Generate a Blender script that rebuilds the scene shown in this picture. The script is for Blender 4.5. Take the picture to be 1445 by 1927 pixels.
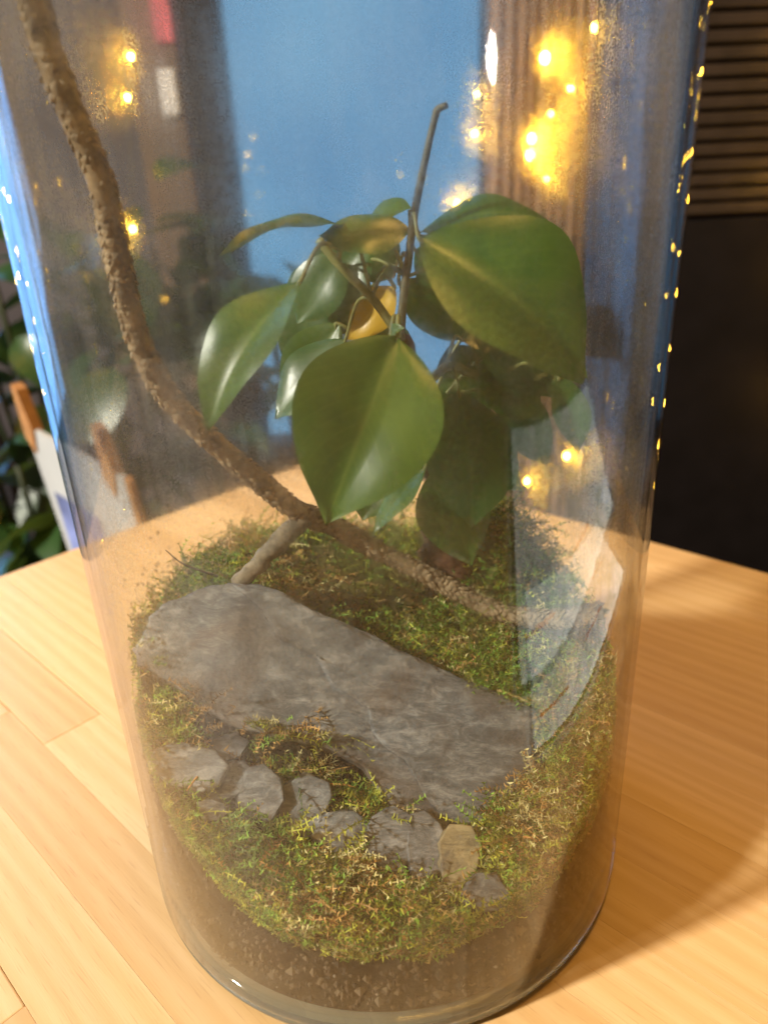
import bpy, bmesh, math, random
import numpy as np
from mathutils import Vector, Matrix, noise as mnoise
random.seed(7); RNG = np.random.default_rng(11)
scene = bpy.context.scene
for o in list(bpy.data.objects): bpy.data.objects.remove(o)
COL = scene.collection

# ------------------------------------------------------------------ camera
F_PX, PITCH, ROLL, YAW, CAM_D, CAM_H = 1350.0, .41016, -.0497, .02463, .24788, .25723
IW, IH = 1445.0, 1927.0
CAM = Vector((0, -CAM_D, CAM_H))
FWD = Vector((math.sin(YAW)*math.cos(PITCH), math.cos(YAW)*math.cos(PITCH), -math.sin(PITCH)))
_r = Vector((math.cos(YAW), -math.sin(YAW), 0)); _u = _r.cross(FWD)
RIGHT = _r*math.cos(ROLL) + _u*math.sin(ROLL)
UP = -_r*math.sin(ROLL) + _u*math.cos(ROLL)
cd = bpy.data.cameras.new('camera'); cam = bpy.data.objects.new('camera', cd); COL.objects.link(cam)
cam.matrix_world = Matrix(((RIGHT.x, UP.x, -FWD.x, CAM.x), (RIGHT.y, UP.y, -FWD.y, CAM.y), (RIGHT.z, UP.z, -FWD.z, CAM.z), (0, 0, 0, 1)))
cd.sensor_fit = 'VERTICAL'; cd.sensor_height = 36; cd.sensor_width = 27; cd.lens = F_PX/IH*36
cd.clip_start = .01; cd.clip_end = 60
cd.dof.use_dof = True; cd.dof.focus_distance = .262; cd.dof.aperture_fstop = 7.5
scene.camera = cam

# ------------------------------------------------------------------ world, lamps, exposure
w = bpy.data.worlds.new('World'); scene.world = w; w.use_nodes = True
w.node_tree.nodes['Background'].inputs[0].default_value = (.24, .145, .055, 1)
w.node_tree.nodes['Background'].inputs[1].default_value = 1.0
def lamp(name, loc, target, power, color, size, shape='DISK'):
    l = bpy.data.lights.new(name, 'AREA'); l.shape = shape; l.size = size; l.energy = power; l.color = color
    o = bpy.data.objects.new(name, l); COL.objects.link(o); o.location = loc
    o.rotation_euler = (Vector(target)-Vector(loc)).to_track_quat('-Z', 'Y').to_euler(); return o
lamp('assumed_key_lamp_light', (-2.05, -.79, 1.62), (0, 0, .05), 168, (1.0, .93, .80), .17)  # unseen key lamp, assumed from the shadow running right across the table
lamp('assumed_fill_lamp_light', (.22, .06, 1.9), (.05, 0, 0), 19, (1.0, .54, .13), .55)  # unseen warm fill, assumed from the orange tone inside that shadow
scene.view_settings.view_transform = 'Standard'; scene.view_settings.look = 'None'
scene.view_settings.exposure = 0; scene.view_settings.gamma = 1
scene.render.engine = 'CYCLES'
cy = scene.cycles
cy.use_denoising = True
cy.max_bounces = 10; cy.diffuse_bounces = 3; cy.glossy_bounces = 4; cy.transmission_bounces = 8; cy.transparent_max_bounces = 40
cy.sample_clamp_indirect = 4; cy.caustics_reflective = False; cy.caustics_refractive = True

# ------------------------------------------------------------------ helpers
def ray(px, py):
    return (FWD + RIGHT*((px-IW/2)/F_PX) - UP*((py-IH/2)/F_PX)).normalized()
def at(px, py, Y):
    d = ray(px, py); return CAM + d*((Y-CAM.y)/d.y)
def on_z(px, py, z=0.0):
    d = ray(px, py); return CAM + d*((z-CAM.z)/d.z)
def on_plane(px, py, p0, n):
    d = ray(px, py); return CAM + d*((p0-CAM).dot(n)/d.dot(n))
def depth(p): return (p-CAM).dot(FWD)

def tag(o, label=None, cat=None, group=None, kind=None):
    if label: o['label'] = label
    if cat: o['category'] = cat
    if group: o['group'] = group
    if kind: o['kind'] = kind
    return o
def empty(name, loc=(0, 0, 0)):
    o = bpy.data.objects.new(name, None); COL.objects.link(o); o.location = loc; o.empty_display_size = .01
    return o
def link(name, me, mat=None, parent=None, smooth=False):
    o = bpy.data.objects.new(name, me); COL.objects.link(o)
    if mat is not None and not me.materials: me.materials.append(mat)
    if smooth: me.polygons.foreach_set('use_smooth', [True]*len(me.polygons))
    if parent is not None:
        o.parent = parent; o.matrix_parent_inverse = Matrix.Translation(parent.location).inverted() if parent.type == 'EMPTY' else Matrix()
    return o
def mesh(name, v, f, uv=None):
    me = bpy.data.meshes.new(name); me.from_pydata([tuple(p) for p in v], [], f); me.update()
    return me
def from_bm(name, bm):
    me = bpy.data.meshes.new(name); bm.normal_update(); bm.to_mesh(me); bm.free(); return me
def box_bm(bm, x0, x1, y0, y1, z0, z1, bev=0):
    r = bmesh.ops.create_cube(bm, size=1)
    for vv in r['verts']:
        vv.co = Vector(((x0+x1)/2+vv.co.x*(x1-x0), (y0+y1)/2+vv.co.y*(y1-y0), (z0+z1)/2+vv.co.z*(z1-z0)))
    if bev:
        es = list({e for vv in r['verts'] for e in vv.link_edges})
        bmesh.ops.bevel(bm, geom=es, offset=bev, segments=2, affect='EDGES', profile=.5)
    return bm
def box(name, x0, x1, y0, y1, z0, z1, mat, parent=None, bev=0):
    bm = bmesh.new(); box_bm(bm, x0, x1, y0, y1, z0, z1, bev); return link(name, from_bm(name, bm), mat, parent)
def catmull(pts, n):
    pts = [Vector(p) for p in pts]; P = [pts[0]*2-pts[1]] + pts + [pts[-1]*2-pts[-2]]; out = []
    for i in range(1, len(P)-2):
        a, b, c, d = P[i-1:i+3]
        for k in range(n):
            t = k/n
            out.append(.5*((2*b)+(c-a)*t+(2*a-5*b+4*c-d)*t*t+(-a+3*b-3*c+d)*t**3))
    out.append(pts[-1]); return out
def frames(path):
    T = []; N = []; ref = Vector((0.13, -.9, .2))
    for i, p in enumerate(path):
        t = (path[min(i+1, len(path)-1)]-path[max(i-1, 0)]).normalized()
        ref = (ref - t*ref.dot(t)).normalized(); T.append(t); N.append(ref.copy())
    return T, N
def tube(name, path, rad, mat, parent=None, seg=10, jit=0.0, smooth=True):
    T, N = frames(path); v = []; f = []
    for i, p in enumerate(path):
        r = rad(i/(len(path)-1)) if callable(rad) else rad
        b = T[i].cross(N[i])
        for k in range(seg):
            a = 2*math.pi*k/seg
            d = N[i]*math.cos(a)+b*math.sin(a)
            rr = r*(1+jit*mnoise.noise((p+d*r)*180)) if jit else r
            v.append(p+d*rr)
    for i in range(len(path)-1):
        for k in range(seg):
            f.append((i*seg+k, i*seg+(k+1) % seg, (i+1)*seg+(k+1) % seg, (i+1)*seg+k))
    f.append(tuple(range(seg))[::-1]); f.append(tuple((len(path)-1)*seg+k for k in range(seg)))
    return link(name, mesh(name, v, f), mat, parent, smooth)

# ------------------------------------------------------------------ materials
class NT:
    def __init__(s, name):
        s.m = bpy.data.materials.new(name); s.m.use_nodes = True; s.t = s.m.node_tree; s.t.nodes.clear()
        s.out = s.n('ShaderNodeOutputMaterial')
    def n(s, typ, **kw):
        nd = s.t.nodes.new(typ)
        for k, v in kw.items():
            if k.startswith('i_'):
                key = k[2:].replace('_', ' ')
                nd.inputs[int(key) if key.isdigit() else key].default_value = v
            else: setattr(nd, k, v)
        return nd
    def l(s, a, b): s.t.links.new(a, b)
    def ramp(s, fac, stops):
        r = s.n('ShaderNodeValToRGB'); e = r.color_ramp.elements
        while len(e) < len(stops): e.new(.5)
        for el, (p, c) in zip(e, stops): el.position = p; el.color = (*c, 1) if len(c) == 3 else c
        s.l(fac, r.inputs[0]); return r.outputs[0]
    def math(s, op, a, b=None, clamp=False):
        m = s.n('ShaderNodeMath', operation=op, use_clamp=clamp)
        for i, x in enumerate((a, b)):
            if x is None: continue
            if isinstance(x, (int, float)): m.inputs[i].default_value = x
            else: s.l(x, m.inputs[i])
        return m.outputs[0]
    def mix(s, a, b, fac, blend='MIX'):
        m = s.n('ShaderNodeMix', data_type='RGBA', blend_type=blend)
        for i, x in ((0, fac), (6, a), (7, b)):
            if isinstance(x, (int, float)): m.inputs[i].default_value = x
            elif isinstance(x, tuple): m.inputs[i].default_value = (*x, 1)
            else: s.l(x, m.inputs[i])
        return m.outputs[2]
    def coord(s, kind='Object', scale=(1, 1, 1), rot=(0, 0, 0)):
        tc = s.n('ShaderNodeTexCoord'); mp = s.n('ShaderNodeMapping'); mp.inputs['Scale'].default_value = scale; mp.inputs['Rotation'].default_value = rot
        s.l(tc.outputs[kind], mp.inputs[0]); return mp.outputs[0]
    def noise(s, vec, scale, detail=4, rough=.55, dist=0):
        nd = s.n('ShaderNodeTexNoise', i_Scale=scale, i_Detail=detail, i_Roughness=rough, i_Distortion=dist); s.l(vec, nd.inputs['Vector']); return nd.outputs[0]
    def bump(s, h, strength, dist):
        b = s.n('ShaderNodeBump', i_Strength=strength, i_Distance=dist); s.l(h, b.inputs['Height']); return b.outputs[0]
    def pbr(s, col, rough=.6, normal=None, spec=.5, **kw):
        p = s.n('ShaderNodeBsdfPrincipled')
        for key, x in (('Base Color', col), ('Roughness', rough), ('Specular IOR Level', spec)):
            if isinstance(x, tuple): p.inputs[key].default_value = (*x, 1)
            elif isinstance(x, (int, float)): p.inputs[key].default_value = x
            else: s.l(x, p.inputs[key])
        for k, x in kw.items(): p.inputs[k.replace('_', ' ')].default_value = x
        if normal is not None: s.l(normal, p.inputs['Normal'])
        return p.outputs[0]
    def mixsh(s, a, b, fac):
        m = s.n('ShaderNodeMixShader')
        if isinstance(fac, (int, float)): m.inputs[0].default_value = fac
        else: s.l(fac, m.inputs[0])
        s.l(a, m.inputs[1]); s.l(b, m.inputs[2]); return m.outputs[0]
    def done(s, sh): s.l(sh, s.out.inputs[0]); return s.m

def plain(name, col, rough=.6, vary=.25, scale=30, bump=0.0, bdist=.001, spec=.4):
    t = NT(name); v = t.coord('Object'); n = t.noise(v, scale, 5)
    c = t.ramp(n, [(.3, tuple(x*(1-vary) for x in col)), (.7, tuple(min(1, x*(1+vary)) for x in col))])
    nm = t.bump(n, bump, bdist) if bump else None
    return t.done(t.pbr(c, rough, nm, spec))
def emit(name, col, s):
    t = NT(name); e = t.n('ShaderNodeEmission'); e.inputs[0].default_value = (*col, 1); e.inputs[1].default_value = s
    return t.done(e.outputs[0])

def mat_wood():
    t = NT('beech_wood')
    tc = t.n('ShaderNodeTexCoord'); oi = t.n('ShaderNodeObjectInfo')
    off = t.n('ShaderNodeVectorMath', operation='SCALE'); off.inputs[0].default_value = (7.3, 3.1, 5.7); t.l(t.math('MULTIPLY', oi.outputs['Random'], 9.0), off.inputs['Scale'])
    add = t.n('ShaderNodeVectorMath', operation='ADD'); t.l(tc.outputs['Object'], add.inputs[0]); t.l(off.outputs[0], add.inputs[1])
    mp = t.n('ShaderNodeMapping'); mp.inputs['Scale'].default_value = (1, 11, 11); t.l(add.outputs[0], mp.inputs[0])
    v = mp.outputs[0]
    big = t.noise(v, 5, 3, .5, .8); fine = t.noise(v, 30, 6, .65, .3)
    wv = t.n('ShaderNodeTexWave', wave_type='BANDS', bands_direction='Y', i_Scale=3.0, i_Distortion=7.0, i_Detail=3.0, i_Detail_Scale=1.2); t.l(v, wv.inputs[0])
    mp2 = t.n('ShaderNodeMapping'); mp2.inputs['Scale'].default_value = (1, 30, 30); t.l(add.outputs[0], mp2.inputs[0])
    fleck = t.noise(mp2.outputs[0], 60, 2, .5)
    c = t.ramp(wv.outputs[1], [(.0, (.60, .395, .185)), (.55, (.625, .42, .205)), (1, (.65, .445, .228))])
    c = t.mix(c, (.47, .27, .11), t.math('MULTIPLY', t.ramp(fine, [(.45, (0, 0, 0)), (.72, (1, 1, 1))]), .16))
    c = t.mix(c, (.40, .22, .09), t.math('MULTIPLY', t.ramp(fleck, [(.60, (0, 0, 0)), (.75, (1, 1, 1))]), .5))
    tint = t.ramp(oi.outputs['Random'], [(0, (.84, .78, .69)), (.35, (.97, .95, .91)), (.7, (1.05, 1.05, 1.07)), (1, (.90, .85, .78))])
    c = t.mix(c, tint, 1.0, 'MULTIPLY')
    c = t.mix(c, (.42, .25, .12), t.math('MULTIPLY', t.ramp(big, [(.52, (0, 0, 0)), (.75, (1, 1, 1))]), .22))
    nm = t.bump(t.math('ADD', fine, t.math('MULTIPLY', fleck, .6)), .16, .0004)
    r = t.ramp(big, [(.3, (.34, .34, .34)), (.7, (.46, .46, .46))])
    return t.done(t.pbr(c, r, nm, .45))

def facing(t, base=.026):
    lw = t.n('ShaderNodeLayerWeight'); lw.inputs[0].default_value = .5
    p = t.math('POWER', lw.outputs['Facing'], 5.0)
    return t.math('ADD', t.math('MULTIPLY', p, 1-base), base, clamp=True)

def mat_glass():
    # a thin sheet of drawn glass: clear, with Fresnel mirror reflection rippled along the height
    t = NT('clear_glass')
    v = t.coord('Object')
    sep = t.n('ShaderNodeSeparateXYZ'); t.l(v, sep.inputs[0])
    ang = t.math('ARCTAN2', sep.outputs[1], sep.outputs[0])
    cb = t.n('ShaderNodeCombineXYZ'); t.l(t.math('MULTIPLY', ang, 14), cb.inputs[0]); t.l(t.math('MULTIPLY', sep.outputs[2], 1.6), cb.inputs[1])
    n1 = t.noise(cb.outputs[0], 1.1, 3, .5); n2 = t.noise(cb.outputs[0], 7, 2, .5)
    h = t.math('ADD', t.math('MULTIPLY', n1, 1.0), t.math('MULTIPLY', n2, .18))
    nm = t.bump(h, 1.0, .00005)
    tr = t.n('ShaderNodeBsdfTransparent'); tr.inputs[0].default_value = (.985, .993, .988, 1)
    gl = t.n('ShaderNodeBsdfGlossy'); gl.inputs['Roughness'].default_value = .012; t.l(nm, gl.inputs['Normal'])
    return t.done(t.mixsh(tr.outputs[0], gl.outputs[0], facing(t)))

def mat_film():
    # fog of tiny droplets on the inside of the wall: mostly clear, part scattering
    t = NT('condensation_fog')
    v = t.coord('Object')
    sep = t.n('ShaderNodeSeparateXYZ'); t.l(v, sep.inputs[0])
    ang = t.math('ARCTAN2', sep.outputs[0], t.math('MULTIPLY', sep.outputs[1], -1.0))
    cb = t.n('ShaderNodeCombineXYZ'); t.l(t.math('MULTIPLY', ang, .1), cb.inputs[0]); t.l(sep.outputs[2], cb.inputs[1])
    st = t.n('ShaderNodeMapping'); st.inputs['Scale'].default_value = (1, .07, 1); t.l(cb.outputs[0], st.inputs[0])
    patch = t.noise(cb.outputs[0], 26, 3, .5, .4)
    streak = t.noise(st.outputs[0], 230, 3, .6)
    drops = t.noise(cb.outputs[0], 900, 2, .7)
    m = t.math('MULTIPLY', t.ramp(patch, [(.36, (.25, .25, .25)), (.62, (1, 1, 1))]), t.ramp(streak, [(.34, (.42, .42, .42)), (.64, (1, 1, 1))]))
    m = t.math('MULTIPLY', m, t.ramp(t.math('MULTIPLY', sep.outputs[2], 2.5), [(.05, (.12, .12, .12)), (.22, (.22, .22, .22)), (.42, (1, 1, 1)), (.8, (.95, .95, .95))]))
    d = t.ramp(drops, [(.40, (.22, .22, .22)), (.62, (1, 1, 1))])
    tr = t.n('ShaderNodeBsdfTransparent')
    tl = t.n('ShaderNodeBsdfTranslucent'); tl.inputs[0].default_value = (.9, .9, .9, 1)
    df = t.n('ShaderNodeBsdfDiffuse'); df.inputs[0].default_value = (.9, .9, .9, 1)
    sc = t.mixsh(tl.outputs[0], df.outputs[0], .5)
    nm = t.bump(drops, .8, .0006)
    rf = t.n('ShaderNodeBsdfRefraction'); rf.inputs['IOR'].default_value = 1.03; rf.inputs['Roughness'].default_value = .88; t.l(nm, rf.inputs['Normal'])
    a = t.mixsh(tr.outputs[0], rf.outputs[0], t.math('MULTIPLY', t.math('MULTIPLY', m, d), .88))
    return t.done(t.mixsh(a, sc, t.math('MULTIPLY', m, .046)))

def mat_slate(name='slate', brown=.5, k=1.0):
    t = NT(name)
    v = t.coord('Object'); vs = t.coord('Object', (1, 3.4, 2.2), (0, 0, .75))
    a = t.noise(v, 28, 6, .62, .6); b = t.noise(vs, 75, 10, .80, .5); c2 = t.noise(v, 320, 5, .7)
    oi = t.n('ShaderNodeObjectInfo')
    c = t.ramp(b, [(.38, tuple(k*x for x in (.044, .050, .056))), (.5, tuple(k*x for x in (.102, .110, .116))), (.62, tuple(k*x for x in (.25, .25, .245)))])
    c = t.mix(c, (.11, .065, .032), t.math('MULTIPLY', t.ramp(a, [(.50, (0, 0, 0)), (.66, (1, 1, 1))]), brown*.8))
    c = t.mix(c, (.04, .037, .037), t.math('MULTIPLY', t.ramp(t.noise(v, 34, 5, .6, .6), [(.52, (0, 0, 0)), (.64, (1, 1, 1))]), .75))
    c = t.mix(c, tuple(k*x for x in (.27, .27, .26)), t.math('MULTIPLY', t.ramp(c2, [(.60, (0, 0, 0)), (.78, (1, 1, 1))]), .45))
    nm = t.bump(t.math('ADD', t.math('MULTIPLY', b, 1.0), t.math('MULTIPLY', c2, .5)), .7, .0012)
    return t.done(t.pbr(c, .52, nm, .5))

def mat_bark(name, c0, c1, bscale=160):
    t = NT(name); v = t.coord('Object'); n = t.noise(v, bscale, 5, .65); n2 = t.noise(v, 40, 3)
    c = t.ramp(n, [(.3, c0), (.7, c1)])
    c = t.mix(c, (.10, .075, .05), t.math('MULTIPLY', t.ramp(n2, [(.5, (0, 0, 0)), (.8, (1, 1, 1))]), .5))
    return t.done(t.pbr(c, .75, t.bump(n, .5, .0008), .3))

def mat_leaf(name, dark, light, vein, rough=.30, transl=.3):
    t = NT(name)
    uv = t.n('ShaderNodeUVMap'); sep = t.n('ShaderNodeSeparateXYZ'); t.l(uv.outputs[0], sep.inputs[0])
    av = t.math('ABSOLUTE', t.math('SUBTRACT', sep.outputs[1], .5))
    mid = t.ramp(av, [(.0, (1, 1, 1)), (.035, (0, 0, 0))])
    sv = t.math('SINE', t.math('MULTIPLY', t.math('SUBTRACT', sep.outputs[0], t.math('MULTIPLY', av, .75)), 70.0))
    svr = t.ramp(sv, [(.80, (0, 0, 0)), (1.0, (1, 1, 1))])
    n = t.noise(t.coord('Object'), 38, 6, .6, .5)
    c = t.ramp(n, [(.34, dark), (.64, light)])
    c = t.mix(c, tuple(x*1.5 for x in light), t.math('MULTIPLY', t.ramp(t.noise(t.coord('Object'), 420, 3), [(.62, (0, 0, 0)), (.74, (1, 1, 1))]), .35))
    c = t.mix(c, vein, t.math('MULTIPLY', svr, .14)); c = t.mix(c, vein, t.math('MULTIPLY', mid, .5))
    nm = t.bump(t.math('ADD', t.math('MULTIPLY', svr, .05), t.math('MULTIPLY', n, .9)), .2, .0008)
    p = t.pbr(c, rough, nm, .55)
    tl = t.n('ShaderNodeBsdfTranslucent'); t.l(t.mix(c, (.45, .6, .08), .35), tl.inputs[0])
    return t.done(t.mixsh(p, tl.outputs[0], transl))

def mat_vcol(name, rough=.6, transl=.25):
    t = NT(name); a = t.n('ShaderNodeVertexColor', layer_name='tint')
    p = t.pbr(a.outputs[0], rough, None, .35)
    tl = t.n('ShaderNodeBsdfTranslucent'); t.l(a.outputs[0], tl.inputs[0])
    return t.done(t.mixsh(p, tl.outputs[0], transl))

M_WOOD = mat_wood(); M_GLASS = mat_glass(); M_FILM = mat_film(); M_SLATE = mat_slate('slate', .7, 1.15); M_CHIP = mat_slate('slate_chip_stone', .2, 1.05)
M_BARK = mat_bark('scaly_bark', (.075, .050, .026), (.33, .245, .14)); M_TRUNK = mat_bark('trunk_bark', (.030, .012, .007), (.085, .036, .018), 110)
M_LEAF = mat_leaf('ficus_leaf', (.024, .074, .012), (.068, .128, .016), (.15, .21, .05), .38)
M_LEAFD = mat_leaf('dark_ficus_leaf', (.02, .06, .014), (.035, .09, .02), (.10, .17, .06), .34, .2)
M_LEAFY = mat_leaf('yellow_ficus_leaf', (.50, .30, .02), (.58, .40, .05), (.6, .45, .1))
M_MOSS = mat_vcol('moss_strands'); M_STEM = plain('green_stem', (.14, .15, .05), .5, .3, 120)

# ------------------------------------------------------------------ table of glued beech staves
CS = math.sqrt(.5)
TABLE = empty('wooden_table'); tag(TABLE, 'pale beech table of glued staves with its corner behind the glass vase', 'table')
S0, T0, PITCH_S = .4755*CS, -.5525*CS, .0323           # s: across the staves, t: along them
jt = on_z(150, 1365); joint_t = (jt.x-jt.y)*CS; joint_row = int((S0-(jt.x+jt.y)*CS)/PITCH_S)
rs = random.Random(5)
for i in range(26):
    s1 = S0-i*PITCH_S; s0 = s1-PITCH_S
    cuts = [T0]; t = T0 - rs.uniform(.0, .25)
    while cuts[-1] < .62:
        t += rs.uniform(.26, .42)
        if t > T0+.05: cuts.append(min(t, .62))
    if i == joint_row: cuts = [T0, joint_t, joint_t+.33, .62]
    for a, b in zip(cuts[:-1], cuts[1:]):
        if b-a < .01: continue
        bm = bmesh.new(); L = b-a
        box_bm(bm, -L/2+.00004, L/2-.00004, -PITCH_S/2+.00003, PITCH_S/2-.00003, -.032, 0, .0007 if (i == 0 or a == T0) else .00012)
        o = link('stave', from_bm('stave', bm), M_WOOD, TABLE)
        sc, tc_ = (s0+s1)/2, (a+b)/2
        o.matrix_parent_inverse = Matrix()
        o.location = ((sc+tc_)*CS, (sc-tc_)*CS, rs.uniform(-.00006, .00006)); o.rotation_euler = (0, 0, -math.pi/4 + (math.pi if rs.random() < .5 else 0))

# ------------------------------------------------------------------ ground inside the vase
R_OUT, R_IN, H_VASE = .100, .0982, .42
SLAB_P0 = Vector((-.0885, -.01, .1095)); SLAB_N = Vector((.216, -.889, 1.0)).normalized()
slab_px = [(258, 1250), (246, 1222), (270, 1190), (280, 1158), (320, 1128), (352, 1122), (372, 1106), (430, 1096), (490, 1099), (532, 1112), (570, 1138), (612, 1156), (660, 1176), (705, 1196),
           (760, 1226), (815, 1250), (862, 1272), (915, 1292), (965, 1316), (1012, 1336), (1022, 1372), (1016, 1420), (1000, 1466), (972, 1515), (930, 1548), (880, 1580),
           (830, 1576), (775, 1560), (722, 1500), (684, 1446), (600, 1402), (520, 1388), (440, 1368), (380, 1330), (330, 1290), (285, 1262)]
slab3 = [on_plane(x, y, SLAB_P0, SLAB_N) for x, y in slab_px]
for p in slab3:
    q_ = math.hypot(p.x, p.y)
    if q_ > .0925: p.x *= .0925/q_; p.y *= .0925/q_; p.z = SLAB_P0.z-(SLAB_N.x*(p.x-SLAB_P0.x)+SLAB_N.y*(p.y-SLAB_P0.y))/SLAB_N.z
slab_xy = np.array([(p.x, p.y) for p in slab3])
def in_poly(x, y, poly):
    x = np.asarray(x); y = np.asarray(y); c = np.zeros(x.shape, bool); n = len(poly)
    for i in range(n):
        x0, y0 = poly[i]; x1, y1 = poly[i-1]
        c ^= ((y0 > y) != (y1 > y)) & (x < (x1-x0)*(y-y0)/((y1-y0) or 1e-9)+x0)
    return c
def slab_z(x, y): return SLAB_P0.z - (SLAB_N.x*(x-SLAB_P0.x)+SLAB_N.y*(y-SLAB_P0.y))/SLAB_N.z
def H(x, y):
    x = np.asarray(x, float); y = np.asarray(y, float)
    h = .066+.34*y+np.where(x < 0, .032, .012)*(x/.095)**2
    h = h+.026*np.exp(-(((x-.062)/.028)**2+((y-.055)/.03)**2))+.019*np.exp(-(((x+.030)/.03)**2+((y-.055)/.022)**2))
    h = h+.014*np.exp(-(((x+.045)/.03)**2+((y-.02)/.022)**2))
    h = h+.0028*np.sin(x*140+1.3)*np.cos(y*120)+.0022*np.sin(x*310+y*190)
    ins = in_poly(x, y, slab_xy)
    return np.where(ins, np.minimum(np.maximum(h, slab_z(x, y)-.012), slab_z(x, y)-.0055), h)
def hit(px, py, lift=0.0):
    d = ray(px, py); t = .12
    for _ in range(900):
        p = CAM+d*t
        if p.x*p.x+p.y*p.y < .0955**2 and p.z <= float(H(p.x, p.y))+lift: return p
        if p.y > .08: break
        t += .0006
    return p

SOIL = empty('soil_bed', (0, 0, .0085)); 
NR, NA = 26, 96; v = []; f = []; RS = .0945
for i in range(NR+1):
    r = RS*i/NR
    for k in range(NA):
        a = 2*math.pi*k/NA; x, y = r*math.cos(a), r*math.sin(a); v.append((x, y, float(H(x, y))-.004))
for i in range(NR):
    for k in range(NA):
        q = (i*NA+k, i*NA+(k+1) % NA, (i+1)*NA+(k+1) % NA, (i+1)*NA+k)
        f.append(q if i else q)
b0 = len(v)
for k in range(NA):
    a = 2*math.pi*k/NA; v.append((RS*math.cos(a), RS*math.sin(a), .0085))
for k in range(NA): f.append((NR*NA+k, NR*NA+(k+1) % NA, b0+(k+1) % NA, b0+k))
f.append(tuple(b0+k for k in range(NA))[::-1])
bpy.data.objects.remove(SOIL)
t = NT('potting_soil'); vv = t.coord('Object'); n1 = t.noise(vv, 260, 6, .7); n2 = t.noise(vv, 45, 3)
cc = t.ramp(n1, [(.3, (.006, .004, .003)), (.6, (.016, .011, .007)), (.78, (.13, .095, .06))]); cc = t.mix(cc, (.014, .012, .007), t.ramp(n2, [(.4, (0, 0, 0)), (.7, (1, 1, 1))]))
M_SOIL = t.done(t.pbr(cc, .8, t.bump(n1, .8, .002), .06))
SOIL = link('soil_bed', mesh('soil_bed', v, f), M_SOIL, None, True)
tag(SOIL, 'dark damp soil filling the bottom of the glass vase below the moss', 'soil', kind='structure')

cv = []; cf = []; cc_ = []; rs = random.Random(31)
for _ in range(1500):
    a = rs.uniform(-math.pi*.98, -.02*math.pi); top = float(H(.094*math.cos(a), .094*math.sin(a)))-.003
    z = rs.uniform(.0095, top); rr = rs.uniform(.0943, .0950); p = Vector((rr*math.cos(a), rr*math.sin(a), z)); q = rs.uniform(.0004, .0013)*(1 if rs.random() < .9 else 1.7)
    b0 = len(cv); g_ = rs.random(); col = (.02, .014, .009) if g_ < .5 else ((.06, .04, .022) if g_ < .8 else ((.10, .075, .045) if g_ < .985 else (.22, .19, .15)))
    for dx_, dy_, dz_ in ((1, 0, 0), (-1, 0, 0), (0, 1, 0), (0, -1, 0), (0, 0, 1), (0, 0, -1)):
        cv.append(p+Vector((dx_, dy_, dz_))*q*rs.uniform(.5, 1.3)); cc_.append((*col, 1))
    cf += [tuple(b0+i for i in t_) for t_ in ((0, 2, 4), (2, 1, 4), (1, 3, 4), (3, 0, 4), (2, 0, 5), (1, 2, 5), (3, 1, 5), (0, 3, 5))]
me = mesh('soil_crumbs', cv, cf); ca = me.color_attributes.new('tint', 'FLOAT_COLOR', 'POINT'); ca.data.foreach_set('color', np.array(cc_, np.float32).ravel())
o = link('soil_crumbs', me, mat_vcol('soil_crumb', .8, .0), SOIL); o['kind'] = 'stuff'
# ------------------------------------------------------------------ slate
def stone(name, ring3, n, thick, mat, parent=None, relief=.0006, seed=0):
    """flat split stone: outline ring (list of Vector) in a plane of normal n, ragged layered edge"""
    rs = random.Random(seed); c = sum(ring3, Vector())/len(ring3); dense = []
    for i, p in enumerate(ring3):
        q = ring3[(i+1) % len(ring3)]; m = max(1, int((q-p).length/.0028))
        for k in range(m):
            dense.append(p.lerp(q, k/m))
    K = len(dense); v = []; f = []
    def ringpts(sc, dn, jit, rel):
        for i, p in enumerate(dense):
            q = c+(p-c)*sc; dd = (p-c).normalized()
            q = q+dd*jit*mnoise.noise(Vector((i*.7, dn*900+seed, 3.1)))
            q = q-n*dn+n*rel*mnoise.noise(q*70+Vector((seed, 0, 0)))
            v.append(q)
    specs = [(.96, thick, .001, 0), (1.0, thick*.72, .0022, 0), (.985, thick*.45, .0020, 0), (1.0, thick*.22, .0016, 0), (.99, .00025, .0012, 0), (.975, 0, 0, relief*.4), (.9, 0, 0, relief), (.72, 0, 0, relief), (.5, 0, 0, relief), (.25, 0, 0, relief)]
    for s in specs: ringpts(*s)
    for r in range(len(specs)-1):
        for i in range(K): f.append((r*K+i, r*K+(i+1) % K, (r+1)*K+(i+1) % K, (r+1)*K+i))
    v.append(c); e = len(v)-1; r = len(specs)-1
    for i in range(K): f.append((r*K+i, r*K+(i+1) % K, e))
    f.append(tuple(range(K))[::-1])
    me = mesh(name, v, f); bm = bmesh.new(); bm.from_mesh(me); bmesh.ops.recalc_face_normals(bm, faces=bm.faces); bm.to_mesh(me); bm.free()
    o = link(name, me, mat, parent, True)
    return o
SLAB = stone('slate_slab', slab3, SLAB_N, .0050, M_SLATE, seed=2, relief=.0005)
FLK = stone('flake', [p+SLAB_N*.0011 for p in (on_plane(x, y, SLAB_P0, SLAB_N) for x, y in [(440, 1103), (530, 1118), (606, 1160), (700, 1202), (812, 1256), (905, 1296), (1003, 1342), (1012, 1380), (1004, 1425), (960, 1510), (900, 1552), (842, 1552), (800, 1500), (762, 1432), (706, 1390), (690, 1330), (622, 1290), (590, 1230), (520, 1200), (492, 1150)])], SLAB_N, .0012, M_SLATE, SLAB, seed=6, relief=.0004)
tag(SLAB, 'large flat grey slate slab leaning across the moss in the vase', 'slate')
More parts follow.
